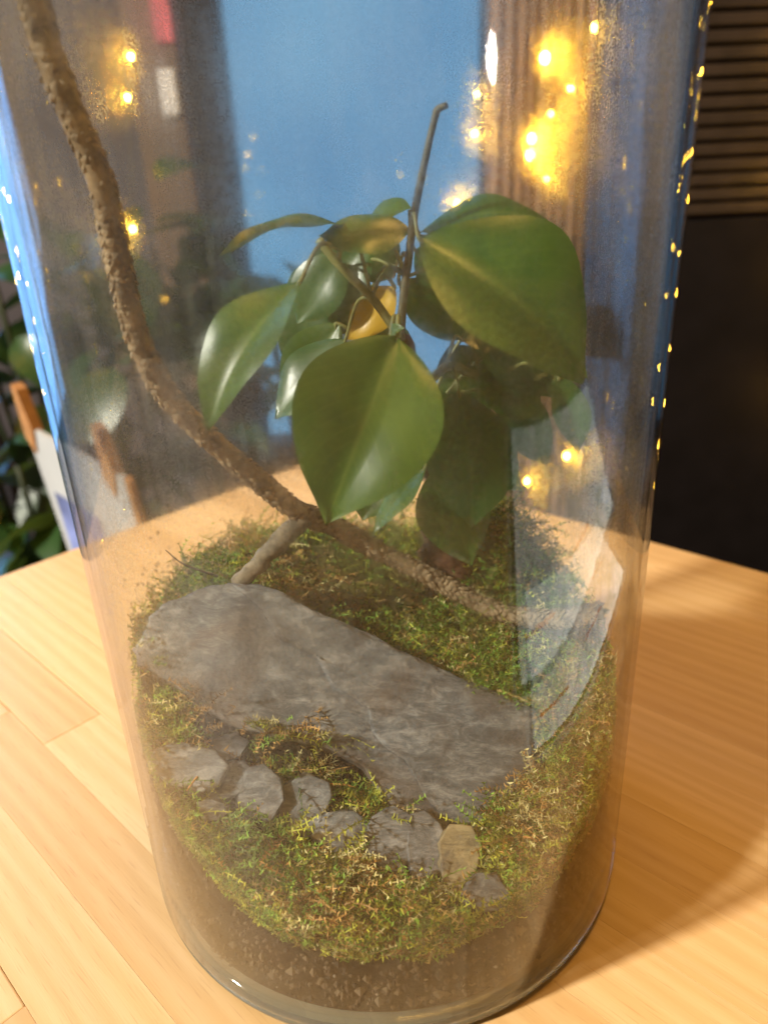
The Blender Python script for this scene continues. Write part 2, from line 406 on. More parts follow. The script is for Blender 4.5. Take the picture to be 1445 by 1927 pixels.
chips = [
 ([(294, 1440), (306, 1414), (345, 1402), (392, 1418), (414, 1440), (398, 1476), (360, 1490), (325, 1468)], 'pale pointed slate chip at the far left end of the step row'),
 ([(396, 1418), (408, 1392), (440, 1382), (462, 1396), (448, 1420), (420, 1432)], 'small slate chip above the step row, half covered by brown moss'),
 ([(376, 1512), (398, 1506), (424, 1516), (416, 1540), (386, 1545)], 'small dark slate chip sunk in moss below the step row, near the left end'),
 ([(388, 1488), (420, 1444), (452, 1436), (468, 1452), (456, 1486), (420, 1504)], 'second slate chip from the left end of the step row'),
 ([(456, 1506), (470, 1452), (496, 1444), (520, 1468), (526, 1504), (504, 1538), (472, 1530)], 'tall narrow slate chip third in the step row'),
 ([(530, 1552), (544, 1484), (572, 1462), (610, 1478), (614, 1500), (592, 1560), (556, 1572)], 'grey slate step with a tuft of green moss lying on it'),
 ([(598, 1572), (622, 1534), (662, 1530), (684, 1548), (676, 1592), (634, 1598)], 'low slate chip in the middle of the step row below the yellow moss clump'),
 ([(696, 1590), (708, 1542), (740, 1526), (768, 1540), (772, 1580), (754, 1634), (722, 1626)], 'broad blue-grey slate step below the corner of the large slab'),
 ([(774, 1592), (776, 1540), (800, 1532), (822, 1552), (838, 1590), (826, 1634), (782, 1648)], 'rounded slate step with a brown edge beside the yellow stone'),
 ([(842, 1652), (834, 1590), (850, 1560), (882, 1562), (898, 1590), (890, 1632), (866, 1664)], 'yellowish stained stone near the right end of the step row'),
 ([(876, 1690), (900, 1648), (930, 1650), (950, 1682), (940, 1708), (902, 1710)], 'pale slate chip at the lower right end of the step row'),
]
chip_xy = []
for i, (poly, lab) in enumerate(chips):
    cx = sum(p[0] for p in poly)/len(poly); cyy = sum(p[1] for p in poly)/len(poly)
    poly = [(cx+(x-cx)*1.30, cyy+(y-cyy)*1.18) for x, y in poly]
    c = hit(cx, cyy, .0055)
    n = Vector((.12+.07*random.uniform(-1, 1), -.74+.10*random.uniform(-1, 1), 1)).normalized()
    c.z = c.z*.15+.85*(.066+.34*c.y+(.032 if c.x < 0 else .012)*(c.x/.095)**2+.0055)
    ring = [on_plane(x, y, c, n) for x, y in poly]
    t_ = M_CHIP
    if i == 9:
        t_ = mat_slate('yellow_stained_slate', .3)
        nd = [x for x in t_.node_tree.nodes if x.type == 'VALTORGB'][0]
        for e, col in zip(nd.color_ramp.elements, ((.10, .085, .05), (.24, .195, .10), (.34, .28, .15))): e.color = (*col, 1)
    o = stone('slate_chip', ring, n, .0042, t_, seed=20+i, relief=.0007)
    tag(o, lab, 'stone', 'slate chips laid as steps in the moss'); chip_xy.append((np.array([(p.x, p.y) for p in ring]), c))

# ------------------------------------------------------------------ moss
def build_moss(name, N, region, palette, lens, seed, on=None, kleaf=8, lift=(.0, .003), leafl=.0027):
    g = np.random.default_rng(seed)
    x = g.uniform(-.0955, .0955, N*4); y = g.uniform(-.0955, .0955, N*4)
    k = (x*x+y*y < .0944**2) & region(x, y, g); x, y = x[k][:N], y[k][:N]; n = len(x)
    z = (H(x, y) if on is None else on(x, y))+g.uniform(lift[0], lift[1], n)-.001
    az = g.uniform(0, 2*np.pi, n); az = np.where(g.random(n) < .45, g.normal(-1.5, .9, n), az)
    el = g.uniform(.05, 1.0, n); ln = g.uniform(*lens, n)
    K = kleaf; s = np.linspace(0, 1, K)[None]
    bend = g.normal(0, .9, n)[:, None]; droop = g.uniform(.0, 1.1, n)[:, None]
    A = az[:, None]+bend*s; E_ = el[:, None]-droop*s
    dx, dy, dz = np.cos(A)*np.cos(E_), np.sin(A)*np.cos(E_), np.sin(E_)
    st = (ln/(K-1))[:, None]
    P = np.stack([x[:, None]+np.cumsum(dx*st, 1)-dx*st, y[:, None]+np.cumsum(dy*st, 1)-dy*st, z[:, None]+np.cumsum(dz*st, 1)-dz*st], 2)
    rr = np.hypot(P[..., 0], P[..., 1]); lim = g.uniform(.0938, .0951, n)[:, None]; sc = np.where(rr > lim, lim/rr, 1); P[..., 0] *= sc; P[..., 1] *= sc
    bad = np.zeros(n)
    for poly, w0 in AVOID:
        bad += w0*in_poly(P[..., 0].ravel(), P[..., 1].ravel(), poly).reshape(n, K).sum(1)
    keep = (bad < 2) | (g.random(n) < .05)
    x, y, P, lim = x[keep], y[keep], P[keep], lim[keep]; n = len(x)
    P[..., 2] = np.maximum(P[..., 2], H(P[..., 0], P[..., 1])-.0015)
    D = np.gradient(P, axis=1); D /= np.linalg.norm(D, axis=2)[..., None]+1e-9
    rnd = g.normal(0, 1, (n, 1, 3)); S = np.cross(D, rnd+np.array([0, 0, 1.2])); S /= np.linalg.norm(S, axis=2)[..., None]+1e-9
    wid = .00020
    V = []; base = 0
    stemL = P-S*wid; stemR = P+S*wid
    tipL = P+(S*.85+D*.75)*leafl*(1-.55*s[..., None]**2)*g.uniform(.6, 1.2, (n, K, 1)); tipR = P+(-S*.85+D*.75)*leafl*(1-.55*s[..., None]**2)*g.uniform(.6, 1.2, (n, K, 1))
    U = np.cross(S, D); tipL += U*leafl*g.normal(.15, .3, (n, K, 1)); tipR += U*leafl*g.normal(.15, .3, (n, K, 1))
    P2 = P+D*leafl*.36
    allv = np.stack([stemL, stemR, tipL, tipR, P2], 2)        # n,K,5,3
    nv = K*5; idx = (np.arange(n)*nv)[:, None]
    kk = np.arange(K)*5
    tri = []
    for a, b, c in ((0, 4, 2), (1, 3, 4)):
        tri.append(np.stack([idx+kk+a, idx+kk+b, idx+kk+c], 2).reshape(-1, 3))
    k0 = kk[:-1]
    tri.append(np.stack([idx+k0, idx+k0+1, idx+k0+6], 2).reshape(-1, 3)); tri.append(np.stack([idx+k0, idx+k0+6, idx+k0+5], 2).reshape(-1, 3))
    T = np.concatenate(tri).astype(np.int32); Vv = allv.reshape(-1, 3).astype(np.float32)
    rr = np.hypot(Vv[:, 0], Vv[:, 1]); sc = np.where(rr > .0955, .0955/rr, 1); Vv[:, 0] *= sc; Vv[:, 1] *= sc
    me = bpy.data.meshes.new(name); me.vertices.add(len(Vv)); me.vertices.foreach_set('co', Vv.ravel())
    me.loops.add(T.size); me.loops.foreach_set('vertex_index', T.ravel()); me.polygons.add(len(T)); me.polygons.foreach_set('loop_start', np.arange(0, T.size, 3, dtype=np.int32)); me.polygons.foreach_set('loop_total', np.full(len(T), 3, np.int32)); me.update(calc_edges=True)
    col = palette(x, y, g)
    col = col[:, None, None, :]*(.55+.75*s[:, :, None, None])*np.array([.8, .8, 1.1, 1.1, 1.0])[None, None, :, None]  # depth shade put into the strand colour: darker roots, lighter tips
    col = np.clip(np.concatenate([col, np.ones(col.shape[:3]+(1,))], 3), 0, 1).reshape(-1, 4).astype(np.float32)
    ca = me.color_attributes.new('tint', 'FLOAT_COLOR', 'POINT'); ca.data.foreach_set('color', col.ravel())
    return link(name, me, M_MOSS)
GREEN, YEL, BRN, PALE, DARK = [np.array(c) for c in ((.15, .27, .032), (.37, .39, .050), (.42, .25, .08), (.54, .48, .22), (.07, .14, .02))]
def pal(weights):
    def fn(x, y, g):
        n = len(x); out = np.zeros((n, 3)); cols = np.array([GREEN, YEL, BRN, PALE, DARK])
        pn = np.array([mnoise.noise(Vector((a*45, b*45, 1.7))) for a, b in zip(x, y)])
        wt = np.tile(np.array(weights, float), (n, 1)); wt[:, 2] *= np.exp(4.5*pn); wt[:, 3] *= np.exp(3*pn); wt[:, 0] *= np.exp(-2.5*pn)
        wt /= wt.sum(1)[:, None]; c = (g.random(n)[:, None] > np.cumsum(wt, 1)).sum(1).clip(0, 4)
        return cols[c]*g.uniform(.45, 1.45, n)[:, None]
    return fn
slab_shrunk = slab_xy.mean(0)+(slab_xy-slab_xy.mean(0))*np.array([1.05, 1.03])
cover = [(430, 1385), (470, 1365), (520, 1352), (580, 1366), (640, 1384), (690, 1400), (712, 1430), (752, 1480), (760, 1540), (790, 1600), (700, 1640), (560, 1540), (430, 1440)]
cover_xy = np.array([(lambda p: (p.x, p.y))(on_plane(x, y, SLAB_P0, SLAB_N)) for x, y in cover])
lowedge = [(360, 1290), (430, 1352), (480, 1352), (600, 1380), (700, 1480), (770, 1560), (840, 1580), (910, 1560), (985, 1500), (1016, 1450), (1060, 1480), (900, 1680), (640, 1660), (300, 1400)]
low_xy = np.array([(lambda p: (p.x, p.y))(on_plane(x, y, SLAB_P0, SLAB_N)) for x, y in lowedge])
def not_stone(x, y, g):
    k = ~(in_poly(x, y, slab_shrunk) & ~in_poly(x, y, low_xy))
    for poly, c in chip_xy:
        pc = poly.mean(0); k &= ~in_poly(x, y, pc+(poly-pc)*1.12)
    return k
def front_z(x, y): return np.where(in_poly(x, y, slab_xy) & in_poly(x, y, low_xy), np.maximum(H(x, y), slab_z(x, y)+.0008), H(x, y))
def reg_front(x, y, g): return not_stone(x, y, g) & (y < .01)
def reg_back(x, y, g): return not_stone(x, y, g) & (y >= -.02)
vis_px = [(285, 1170), (330, 1135), (430, 1104), (525, 1118), (610, 1164), (705, 1204), (860, 1280), (1005, 1345), (1010, 1420), (985, 1480), (905, 1545), (835, 1555), (775, 1530), (730, 1480), (700, 1430), (600, 1380), (500, 1362), (430, 1340), (370, 1300), (310, 1240)]
AVOID = [(np.array([(lambda p: (p.x, p.y))(on_plane(x, y, SLAB_P0, SLAB_N)) for x, y in vis_px]), 1)]+[(p.mean(0)+(p-p.mean(0))*.95, 1) for p, c in chip_xy]
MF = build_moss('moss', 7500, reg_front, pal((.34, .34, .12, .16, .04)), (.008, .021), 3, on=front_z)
tag(MF, 'feathery green and straw-coloured moss around the slate steps at the front', 'moss', kind='stuff')
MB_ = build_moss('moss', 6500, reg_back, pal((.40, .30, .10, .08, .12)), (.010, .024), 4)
tag(MB_, 'dark green moss mound behind the slate slab under the leaves', 'moss', kind='stuff')
def reg_clump(x, y, g): return in_poly(x, y, cover_xy) & (y > -.085) & ~np.any([in_poly(x, y, p) for p, c in chip_xy], axis=0)
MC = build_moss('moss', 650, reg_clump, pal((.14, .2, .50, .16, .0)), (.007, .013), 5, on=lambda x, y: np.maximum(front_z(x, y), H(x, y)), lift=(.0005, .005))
tag(MC, 'dry brown and yellow moss clump at the lower edge of the slate slab', 'moss', kind='stuff')

# ------------------------------------------------------------------ scaly branch
BR = empty('scaly_branch', at(560, 960, .02)); tag(BR, 'brown branch with scaly bark rising to the upper left inside the vase', 'branch')
pts = [at(34, -130, -.028), at(62, 0, -.026), at(118, 170, -.022), at(190, 340, -.018), at(222, 490, -.014), at(262, 640, -.010), at(322, 750, -.004), at(402, 832, .003), at(480, 898, .010), at(560, 962, .018), at(620, 985, .024), at(700, 1030, .028), at(790, 1075, .028), at(870, 1118, .024), at(940, 1152, .016), at(1040, 1166, .0), at(1126, 1152, -.012)]
path = catmull(pts, 10)
def brad(t): return .0039+.0006*t if t < .6 else .0047-.0007*t
core = tube('wood_core', path, lambda t: brad(t)*.93, M_BARK, BR, 14, .12)
T_, N_ = frames(path)
sv = []; sf = []; acc = 0; rowi = 0; rs = random.Random(9)
cum = [0]
for a, b in zip(path[:-1], path[1:]): cum.append(cum[-1]+(b-a).length)
tot = cum[-1]; d = 0.0
while d < tot:
    j = max(i for i in range(len(cum)) if cum[i] <= d); j = min(j, len(path)-2); u = (d-cum[j])/(cum[j+1]-cum[j]+1e-9)
    p = path[j].lerp(path[j+1], u); T = T_[j].lerp(T_[j+1], u).normalized(); N = N_[j].lerp(N_[j+1], u).normalized(); B = T.cross(N)
    r = brad(d/tot)*(1+.16*mnoise.noise(p*90)); m = rs.choice((9, 10, 11))
    for k in range(m):
        if rs.random() < .10: continue
        a = 2*math.pi*(k+.5*(rowi % 2)+rs.uniform(-.35, .35))/m
        R = N*math.cos(a)+B*math.sin(a); Tn = -N*math.sin(a)+B*math.cos(a)
        w_ = r*rs.uniform(.20, .38); l_ = rs.uniform(.0020, .0038); hgt = r*rs.uniform(.05, .26)
        c = p+R*r*.93; b_ = len(sv); sk = rs.uniform(-.3, .3)*w_
        sv += [c-Tn*w_-R*.0004, c+Tn*w_-R*.0004, c+Tn*w_*.75+T*l_*.62+R*hgt*.8, c+T*l_+R*hgt*.9+Tn*sk, c-Tn*w_*.75+T*l_*.62+R*hgt*.8, c+T*l_*.4+R*hgt*.75,
               c+T*l_*.75-R*.0005+Tn*sk]
        sf += [(b_, b_+1, b_+5), (b_+1, b_+2, b_+5), (b_+2, b_+3, b_+5), (b_+3, b_+4, b_+5), (b_+4, b_, b_+5), (b_+2, b_+6, b_+3), (b_+3, b_+6, b_+4), (b_+1, b_+6, b_+2), (b_+4, b_+6, b_)]
    d += .0021*rs.uniform(.8, 1.2); rowi += 1
o = link('bark_scales', mesh('bark_scales', sv, sf), M_BARK, BR); o['kind'] = 'stuff'
tube('fork', catmull([at(575, 972, .018), at(530, 1016, .014), at(490, 1058, .012), at(448, 1100, .014)], 8), lambda t: .0042-.0008*t, mat_bark('grey_bark', (.07, .055, .035), (.22, .18, .12), 320), BR, 12, .35)

# ------------------------------------------------------------------ ficus plant
PL = empty('ficus_plant', at(850, 1085, .045)); tag(PL, 'small ficus with broad glossy leaves and a reddish trunk rooted in the moss', 'plant')
def leaf(b, t, wpx, nrm, mat, fold=.25, curl=.10, asym=0.0, pet=None, twist=0.0, seed=0, pointy=1.0):
    b = Vector(b); t = Vector(t); ax = t-b; L = ax.length; axn = ax.normalized()
    nrm = Vector(nrm); nrm = (nrm-axn*nrm.dot(axn)).normalized(); side = axn.cross(nrm).normalized()
    Wd = wpx*depth((b+t)/2)/F_PX/2; NU, NV = 20, 8; v = []; f = []; uvs = []
    for i in range(NU+1):
        u = i/NU
        sh = math.sin(math.pi*min(1, u**.88))**.86 if 0 < u < 1 else 0.0
        if u > .82: sh *= 1-.35*pointy*((u-.82)/.18)
        for j in range(NV+1):
            q = 2*j/NV-1; w_ = Wd*sh*(1+asym*(1 if q > 0 else -1))
            h = fold*abs(q)**1.15*w_ + curl*L*math.sin(math.pi*u*.9)*1.0 - .18*w_*abs(q)**3 + .016*L*math.sin(u*11+q*2+seed) * abs(q)
            tw = twist*(u-.4)
            v.append(b+axn*(u*L)+side*(q*w_*math.cos(tw))+nrm*(h+q*w_*math.sin(tw))); uvs.append((u, .5+q/2))
    for i in range(NU):
        for j in range(NV):
            a = i*(NV+1)+j; f.append((a, a+1, a+NV+2, a+NV+1))
    me = mesh('leaf', v, f); ul = me.uv_layers.new(name='UVMap')
    for lp in me.loops: ul.data[lp.index].uv = uvs[lp.vertex_index]
    o = link('leaf', me, mat, PL, True)
    if pet is not None:
        pet = Vector(pet); mid = (b+pet)/2+Vector((0, 0, .006))
        pth = catmull([pet, mid, b, b+axn*L*.08], 6)
        po = tube('petiole', pth, .0007, M_STEM, None, 6); po.parent = o; po.matrix_parent_inverse = o.matrix_world.inverted()
        po.matrix_parent_inverse = Matrix(); po.matrix_basis = Matrix()
    return o
TOCAM = Vector((0, -.8, .55))
crown = at(772, 430, .01); hub = at(752, 625, .0); mid_ = at(800, 800, .03)
trunk_path = catmull([at(858, 1100, .046), at(850, 1030, .045), at(836, 950, .042), at(815, 850, .034), at(785, 740, .02), at(756, 640, .006)], 8)
tube('trunk', trunk_path, lambda t: .012*(1-t)**1.5+.0032+.003*math.sin(t*math.pi*2.3)*(1-t), M_TRUNK, PL, 18, .35)
stem_path = catmull([at(754, 640, .004), at(757, 580, .004), at(768, 490, .006), at(780, 400, .008), at(800, 300, .008), at(818, 222, .008), at(824, 206, .008), at(840, 198, .006)], 8)
tube('stem', stem_path, lambda t: .0016-.0006*t, plain('grey_green_stem', (.075, .068, .03), .6, .35, 150), PL, 8, .15)
tube('branch', catmull([at(757, 640, .006), at(700, 560, .012), at(640, 500, .014), at(600, 450, .016)], 6), .0016, M_STEM, PL, 7)
tube('branch', catmull([at(790, 740, .02), at(840, 690, .024), at(880, 700, .028), at(930, 720, .03)], 6), .0018, M_STEM, PL, 7)
leaf(at(748, 632, -.012), at(612, 988, -.040), 268, TOCAM+Vector((.15, 0, 0)), M_LEAF, .55, .12, 0, hub, seed=1)                 # large front leaf
leaf(at(566, 528, -.012), at(398, 812, -.030), 150, TOCAM+Vector((-.35, 0, .35)), M_LEAF, .5, .12, 0, at(640, 470, .012), .3, 2)    # left leaf
leaf(at(650, 424, .014), at(414, 492, -.008), 62, Vector((.1, -.3, 1)), M_LEAF, .4, .12, 0, at(700, 560, .012), 0, 3)               # top left seen edge-on
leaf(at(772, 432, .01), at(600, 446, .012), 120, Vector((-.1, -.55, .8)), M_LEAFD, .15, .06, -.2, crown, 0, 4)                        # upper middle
leaf(at(788, 448, .002), at(1085, 728, -.010), 290, TOCAM+Vector((.2, 0, .1)), M_LEAF, .55, .15, .05, crown, .2, 5)                   # large right leaf
leaf(at(786, 440, .014), at(1078, 520, .020), 190, Vector((.1, -.35, 1)), M_LEAF, .15, .26, 0, crown, 0, 6)                            # right leaf behind
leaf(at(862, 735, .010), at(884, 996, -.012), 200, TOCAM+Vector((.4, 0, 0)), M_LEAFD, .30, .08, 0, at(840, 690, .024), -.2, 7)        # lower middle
leaf(at(800, 880, .016), at(704, 1004, .004), 66, Vector((-.7, -.5, .5)), M_LEAF, .2, .05, 0, at(815, 850, .034), 0, 8)                # small teal leaf
leaf(at(1046, 706, .0), at(1086, 856, -.012), 84, TOCAM+Vector((.3, 0, 0)), M_LEAFD, .4, .06, 0, at(930, 720, .03), 0, 9)
leaf(at(900, 690, .03), at(1020, 790, .022), 110, Vector((.1, -.8, .6)), M_LEAF, .2, .08, 0, at(880, 700, .028), 0, 10)
leaf(at(640, 480, .03), at(560, 610, .03), 110, TOCAM, M_LEAFD, .2, .05, 0, at(640, 500, .014), 0, 11)
leaf(at(750, 530, .04), at(880, 640, .045), 100, TOCAM, M_LEAFD, .2, .05, 0, at(768, 490, .006), 0, 12)
leaf(at(650, 640, .025), at(520, 790, .02), 130, TOCAM+Vector((-.4, 0, .2)), M_LEAFD, .2, .05, 0, at(700, 560, .012), 0, 13)
leaf(at(742, 540, .03), at(656, 640, .03), 84, TOCAM, M_LEAFY, .15, .05, 0, at(700, 560, .012), 0, 14, .3)
leaf(at(790, 720, .012), at(850, 830, .006), 74, TOCAM+Vector((.2, 0, 0)), M_LEAF, .2, .05, 0, at(785, 740, .02), 0, 15)
leaf(at(870, 640, .03), at(1000, 640, .04), 100, Vector((0, -.6, .8)), M_LEAFD, .2, .05, 0, at(840, 690, .024), 0, 16)
leaf(at(620, 520, .045), at(540, 700, .05), 110, TOCAM, M_LEAFD, .2, .05, 0, at(640, 500, .014), 0, 17)
leaf(at(735, 632, -.008), at(764, 618, -.014), 26, TOCAM, M_LEAF, .5, .2, 0, hub, 0, 18, .3)
leaf(at(880, 900, .030), at(900, 1010, .020), 80, Vector((.5, -.7, .2)), M_LEAFD, .2, .05, 0, at(836, 950, .042), 0, 19)
leaf(at(930, 720, .03), at(1060, 690, .034), 90, Vector((0, -.6, .8)), M_LEAFD, .2, .06, 0, at(930, 720, .03), 0, 20)

for i, (bx, by, bY, tx, ty, tY, ww, nv_) in enumerate([(812, 890, .030, 870, 1030, .012, 120, (.3, -.8, .3)), (700, 450, .035, 610, 560, .04, 100, (0, -.8, .5)), (780, 470, .045, 880, 560, .05, 110, (0, -.8, .5)),
    (640, 610, .04, 560, 730, .045, 90, (0, -.8, .5)), (900, 600, .035, 1010, 720, .03, 120, (.2, -.8, .5)), (830, 800, .035, 950, 900, .025, 100, (.3, -.8, .4)), (720, 880, .03, 690, 960, .02, 80, (-.2, -.8, .4)), (760, 700, .04, 700, 640, .05, 90, (0, -.8, .4)), (940, 740, .03, 1010, 850, .02, 84, (.3, -.8, .3)), (690, 420, .03, 760, 400, .02, 70, (0, -.5, .8)), (700, 540, .05, 620, 600, .055, 90, (0, -.8, .4)), (740, 520, .05, 690, 470, .05, 80, (0, -.7, .5)), (860, 560, .05, 960, 640, .05, 100, (.1, -.8, .4)), (650, 520, .05, 560, 580, .055, 90, (0, -.8, .4)), (850, 650, .045, 900, 760, .04, 100, (.1, -.8, .3)), (980, 640, .03, 1080, 700, .02, 80, (.2, -.7, .5))]):
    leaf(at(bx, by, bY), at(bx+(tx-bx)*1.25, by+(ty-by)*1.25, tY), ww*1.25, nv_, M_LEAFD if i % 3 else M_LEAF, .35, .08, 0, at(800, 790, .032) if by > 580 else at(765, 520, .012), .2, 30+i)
# ------------------------------------------------------------------ glass vase
VASE = empty('glass_vase'); tag(VASE, 'tall clear glass cylinder vase fogged inside, holding the planted landscape', 'vase')
def lathe(name, prof, mat, parent, seg=160, closed=True, smooth=True):
    v = []; f = []; n = len(prof)
    for k in range(seg):
        a = 2*math.pi*k/seg
        for r, z in prof: v.append((r*math.cos(a), r*math.sin(a), z))
    for k in range(seg):
        for i in range(n if closed else n-1):
            a = k*n+i; b = k*n+(i+1) % n; c = ((k+1) % seg)*n+(i+1) % n; d = ((k+1) % seg)*n+i
            f.append((a, d, c, b))
    o = link(name, mesh(name, v, f), mat, parent, smooth)
    return o
lathe('wall', [(R_OUT-.0012, .0035), (R_OUT, .0065), (R_OUT, H_VASE), (R_OUT-.0015, H_VASE+.0018), (R_IN+.0012, H_VASE+.0012), (R_IN, H_VASE-.001), (R_IN, .012), (R_IN-.0006, .0095)], M_GLASS, VASE, closed=False)
t = NT('base_glass'); g_ = t.n('ShaderNodeBsdfPrincipled'); g_.inputs['Base Color'].default_value = (.80, .90, .84, 1); g_.inputs['Roughness'].default_value = .03; g_.inputs['IOR'].default_value = 1.5; g_.inputs['Transmission Weight'].default_value = .92
M_BASE = t.done(g_.outputs[0])
lathe('base', [(0.0, .0003), (R_OUT-.0085, .0003), (R_OUT-.003, .0004), (R_OUT-.0010, .0014), (R_OUT-.0004, .0034), (R_OUT-.0012, .0062), (R_OUT-.004, .0078), (0.0, .0080)], M_BASE, VASE, closed=False)
fm = []; ff = []; SEG = 160; ZS = 24; z0, z1 = .010, .405; RF = .0960
for k in range(SEG):
    a = 2*math.pi*k/SEG
    for i in range(ZS+1): fm.append((RF*math.cos(a), RF*math.sin(a), z0+(z1-z0)*i/ZS))
for k in range(SEG):
    for i in range(ZS):
        a = k*(ZS+1)+i; c = ((k+1) % SEG)*(ZS+1)+i; ff.append((a, c, c+1, a+1))
link('condensation', mesh('condensation', fm, ff), M_FILM, VASE, True)
# specks of soil stuck to the left wall
sv = []; sf = []; rs = random.Random(4)
for _ in range(150):
    px, py = rs.gauss(282, 22), rs.gauss(1130, 50)
    if rs.random() < .35: px, py = rs.gauss(345, 26), rs.gauss(1085, 30)
    d_ = ray(px, py); a = d_.x**2+d_.y**2; b = 2*(CAM.x*d_.x+CAM.y*d_.y); c = CAM.x**2+CAM.y**2-(RF-.0006)**2; disc = b*b-4*a*c
    if disc < 0: continue
    p = CAM+d_*((-b-math.sqrt(disc))/(2*a)); n = Vector((-p.x, -p.y, 0)).normalized(); tx = Vector((0, 0, 1)).cross(n); r = rs.uniform(.00018, .0006)
    b0 = len(sv)
    for k in range(5):
        an = k*1.2566; rr = r*rs.uniform(.5, 1.2); sv.append(p+tx*math.cos(an)*rr+Vector((0, 0, 1))*math.sin(an)*rr)
    sv.append(p+n*r*.6)
    sf += [(b0+k, b0+(k+1) % 5, b0+5) for k in range(5)]
o = link('soil_specks', mesh('soil_specks', sv, sf), M_SOIL, VASE); o['kind'] = 'stuff'

# ------------------------------------------------------------------ background
YB = 2.2
M_FRAME = plain('dark_window_frame', (.035, .032, .04), .5, .2, 10); M_BROWN = plain('brown_post_paint', (.12, .075, .05), .6, .3, 6); M_WALL = plain('taupe_wall_paint', (.085, .075, .085), .8, .2, 3)
tS = NT('evening_sky'); vS = tS.coord('Object'); nS = tS.noise(vS, 1.3, 3); cS = tS.ramp(nS, [(.3, (.13, .33, .74)), (.7, (.24, .50, .95))]); eS = tS.n('ShaderNodeEmission'); tS.l(cS, eS.inputs[0]); eS.inputs[1].default_value = 4.5
M_SKY = tS.done(eS.outputs[0])
sky = box('sky', -6, 4, YB+.6, YB+.62, -1.2, 4, M_SKY); tag(sky, kind='structure')
def px_x(px, Y=YB, py=376): return at(px, py, Y).x
floor = box('floor', -6, 4, .6, YB+.6, -.79, -.75, plain('dark_floor', (.05, .04, .035), .6, .2, 4)); tag(floor, kind='structure')
x0, x1 = px_x(455), px_x(905)
wr = box('wall', x1+.06, 4, YB, YB+.12, -.75, 3.2, M_WALL); tag(wr, 'taupe wall to the right of the blue window', 'wall')
wl = box('wall', -1.25, x0-.14, YB, YB+.12, -.75, 3.2, M_WALL); tag(wl, 'taupe wall strip between the two blue windows', 'wall')
WN = empty('window', ((x0+x1)/2, YB, -.4)); tag(WN, 'tall window full of blue evening light behind the ficus', 'window')
box('frame', x0-.14, x0, YB-.04, YB+.06, -.75, 3.2, M_FRAME, WN); box('frame', x1, x1+.06, YB-.04, YB+.06, -.75, 3.2, M_FRAME, WN)
box('sill', x0, x1, YB-.05, YB+.06, -.75, -.5, M_FRAME, WN)
tP = NT('sky_dimming_pane'); aP = tP.n('ShaderNodeBsdfTransparent'); aP.inputs[0].default_value = (.43, .45, .41, 1); bP = tP.n('ShaderNodeBsdfGlossy'); bP.inputs['Roughness'].default_value = .05  # grey tint added to dim the sky seen through the middle window
M_SKYDIM = tP.done(tP.mixsh(aP.outputs[0], bP.outputs[0], .05))
box('pane', x0, x1, YB, YB+.006, -.5, 3.2, M_SKYDIM, WN)
WL = empty('window', (-2.5, YB, -.4)); tag(WL, 'bright window behind the dark plants on the far left', 'window')
for xa in (-3.9, -2.6, -1.31): box('frame', xa, xa+.06, YB-.04, YB+.06, -.75, 3.2, M_FRAME, WL)
box('pane', -3.84, -2.6, YB, YB+.006, -.75, 3.2, M_GLASS, WL); box('pane', -2.54, -1.31, YB, YB+.006, -.75, 3.2, M_GLASS, WL)
# brown post with a notice and a switch
xa, xb = px_x(280, 1.9), px_x(372, 1.9)
post = box('wooden_post', xa, xb, 1.9, 1.98, -.75, 3.0, M_BROWN, None, .006); tag(post, 'brown wooden post left of the blue window', 'post')
a_, b_ = at(276, -40, 1.888), at(328, 78, 1.888)
o = box('notice', a_.x, b_.x, 1.886, 1.892, b_.z, a_.z, plain('red_notice_print', (.50, .10, .13), .6, .5, 25)); tag(o, 'red notice pinned high on the brown post', 'notice')
a_, b_ = at(294, 128, 1.88), at(341, 218, 1.88)
o = box('switch_plate', a_.x, b_.x, 1.878, 1.896, b_.z, a_.z, plain('white_plastic', (.78, .76, .78), .4, .05, 9), None, .01); tag(o, 'white switch plate on the brown post', 'switch')
# curtain right of the window, warm
cxa, cxb = px_x(915, 1.5), px_x(1120, 1.5)
v = []; f = []; NC = 90
for i in range(NC+1):
    x = cxa+(cxb-cxa)*i/NC; yy = 1.5+.022*math.sin(i*.72)+.012*math.sin(i*1.9+1)
    v += [(x, yy, -.75), (x, yy, 2.6), (x, yy+.004, -.75), (x, yy+.004, 2.6)]
for i in range(NC):
    a = i*4; f += [(a, a+4, a+5, a+1), (a+2, a+3, a+7, a+6)]
o = link('curtain', mesh('curtain', v, f), plain('brown_curtain', (.30, .20, .14), .85, .15, 20), None, True); tag(o, 'pleated brown curtain right of the blue window', 'curtain')
# black slatted cabinet
YC = .82; CB = empty('black_cabinet', at(1290, 900, YC)); tag(CB, 'black cabinet with horizontal slats on its upper half, behind the table', 'cabinet')
M_BLK = plain('black_paint', (.006, .005, .006), .6, .25, 20, spec=.12); M_SLAT = plain('dark_brown_slat', (.026, .018, .014), .55, .25, 30, spec=.25)
cx0 = at(1128, 500, YC).x; zc = at(1380, 404, YC).z; 
box('body', cx0, cx0+1.1, YC+.006, YC+.09, -.75, zc+.9, M_BLK, CB)
pitch_ = (at(1380, 20, YC).z-at(1380, 404, YC).z)/13
for i in range(24):
    box('slat', cx0+.004, cx0+1.096, YC-.008, YC+.005, zc+i*pitch_+.0024, zc+(i+1)*pitch_-.0024, M_SLAT, CB, .002)
box('lower_panel', cx0+.004, cx0+1.096, YC-.004, YC+.005, -.7, zc-.004, M_BLK, CB, .002)
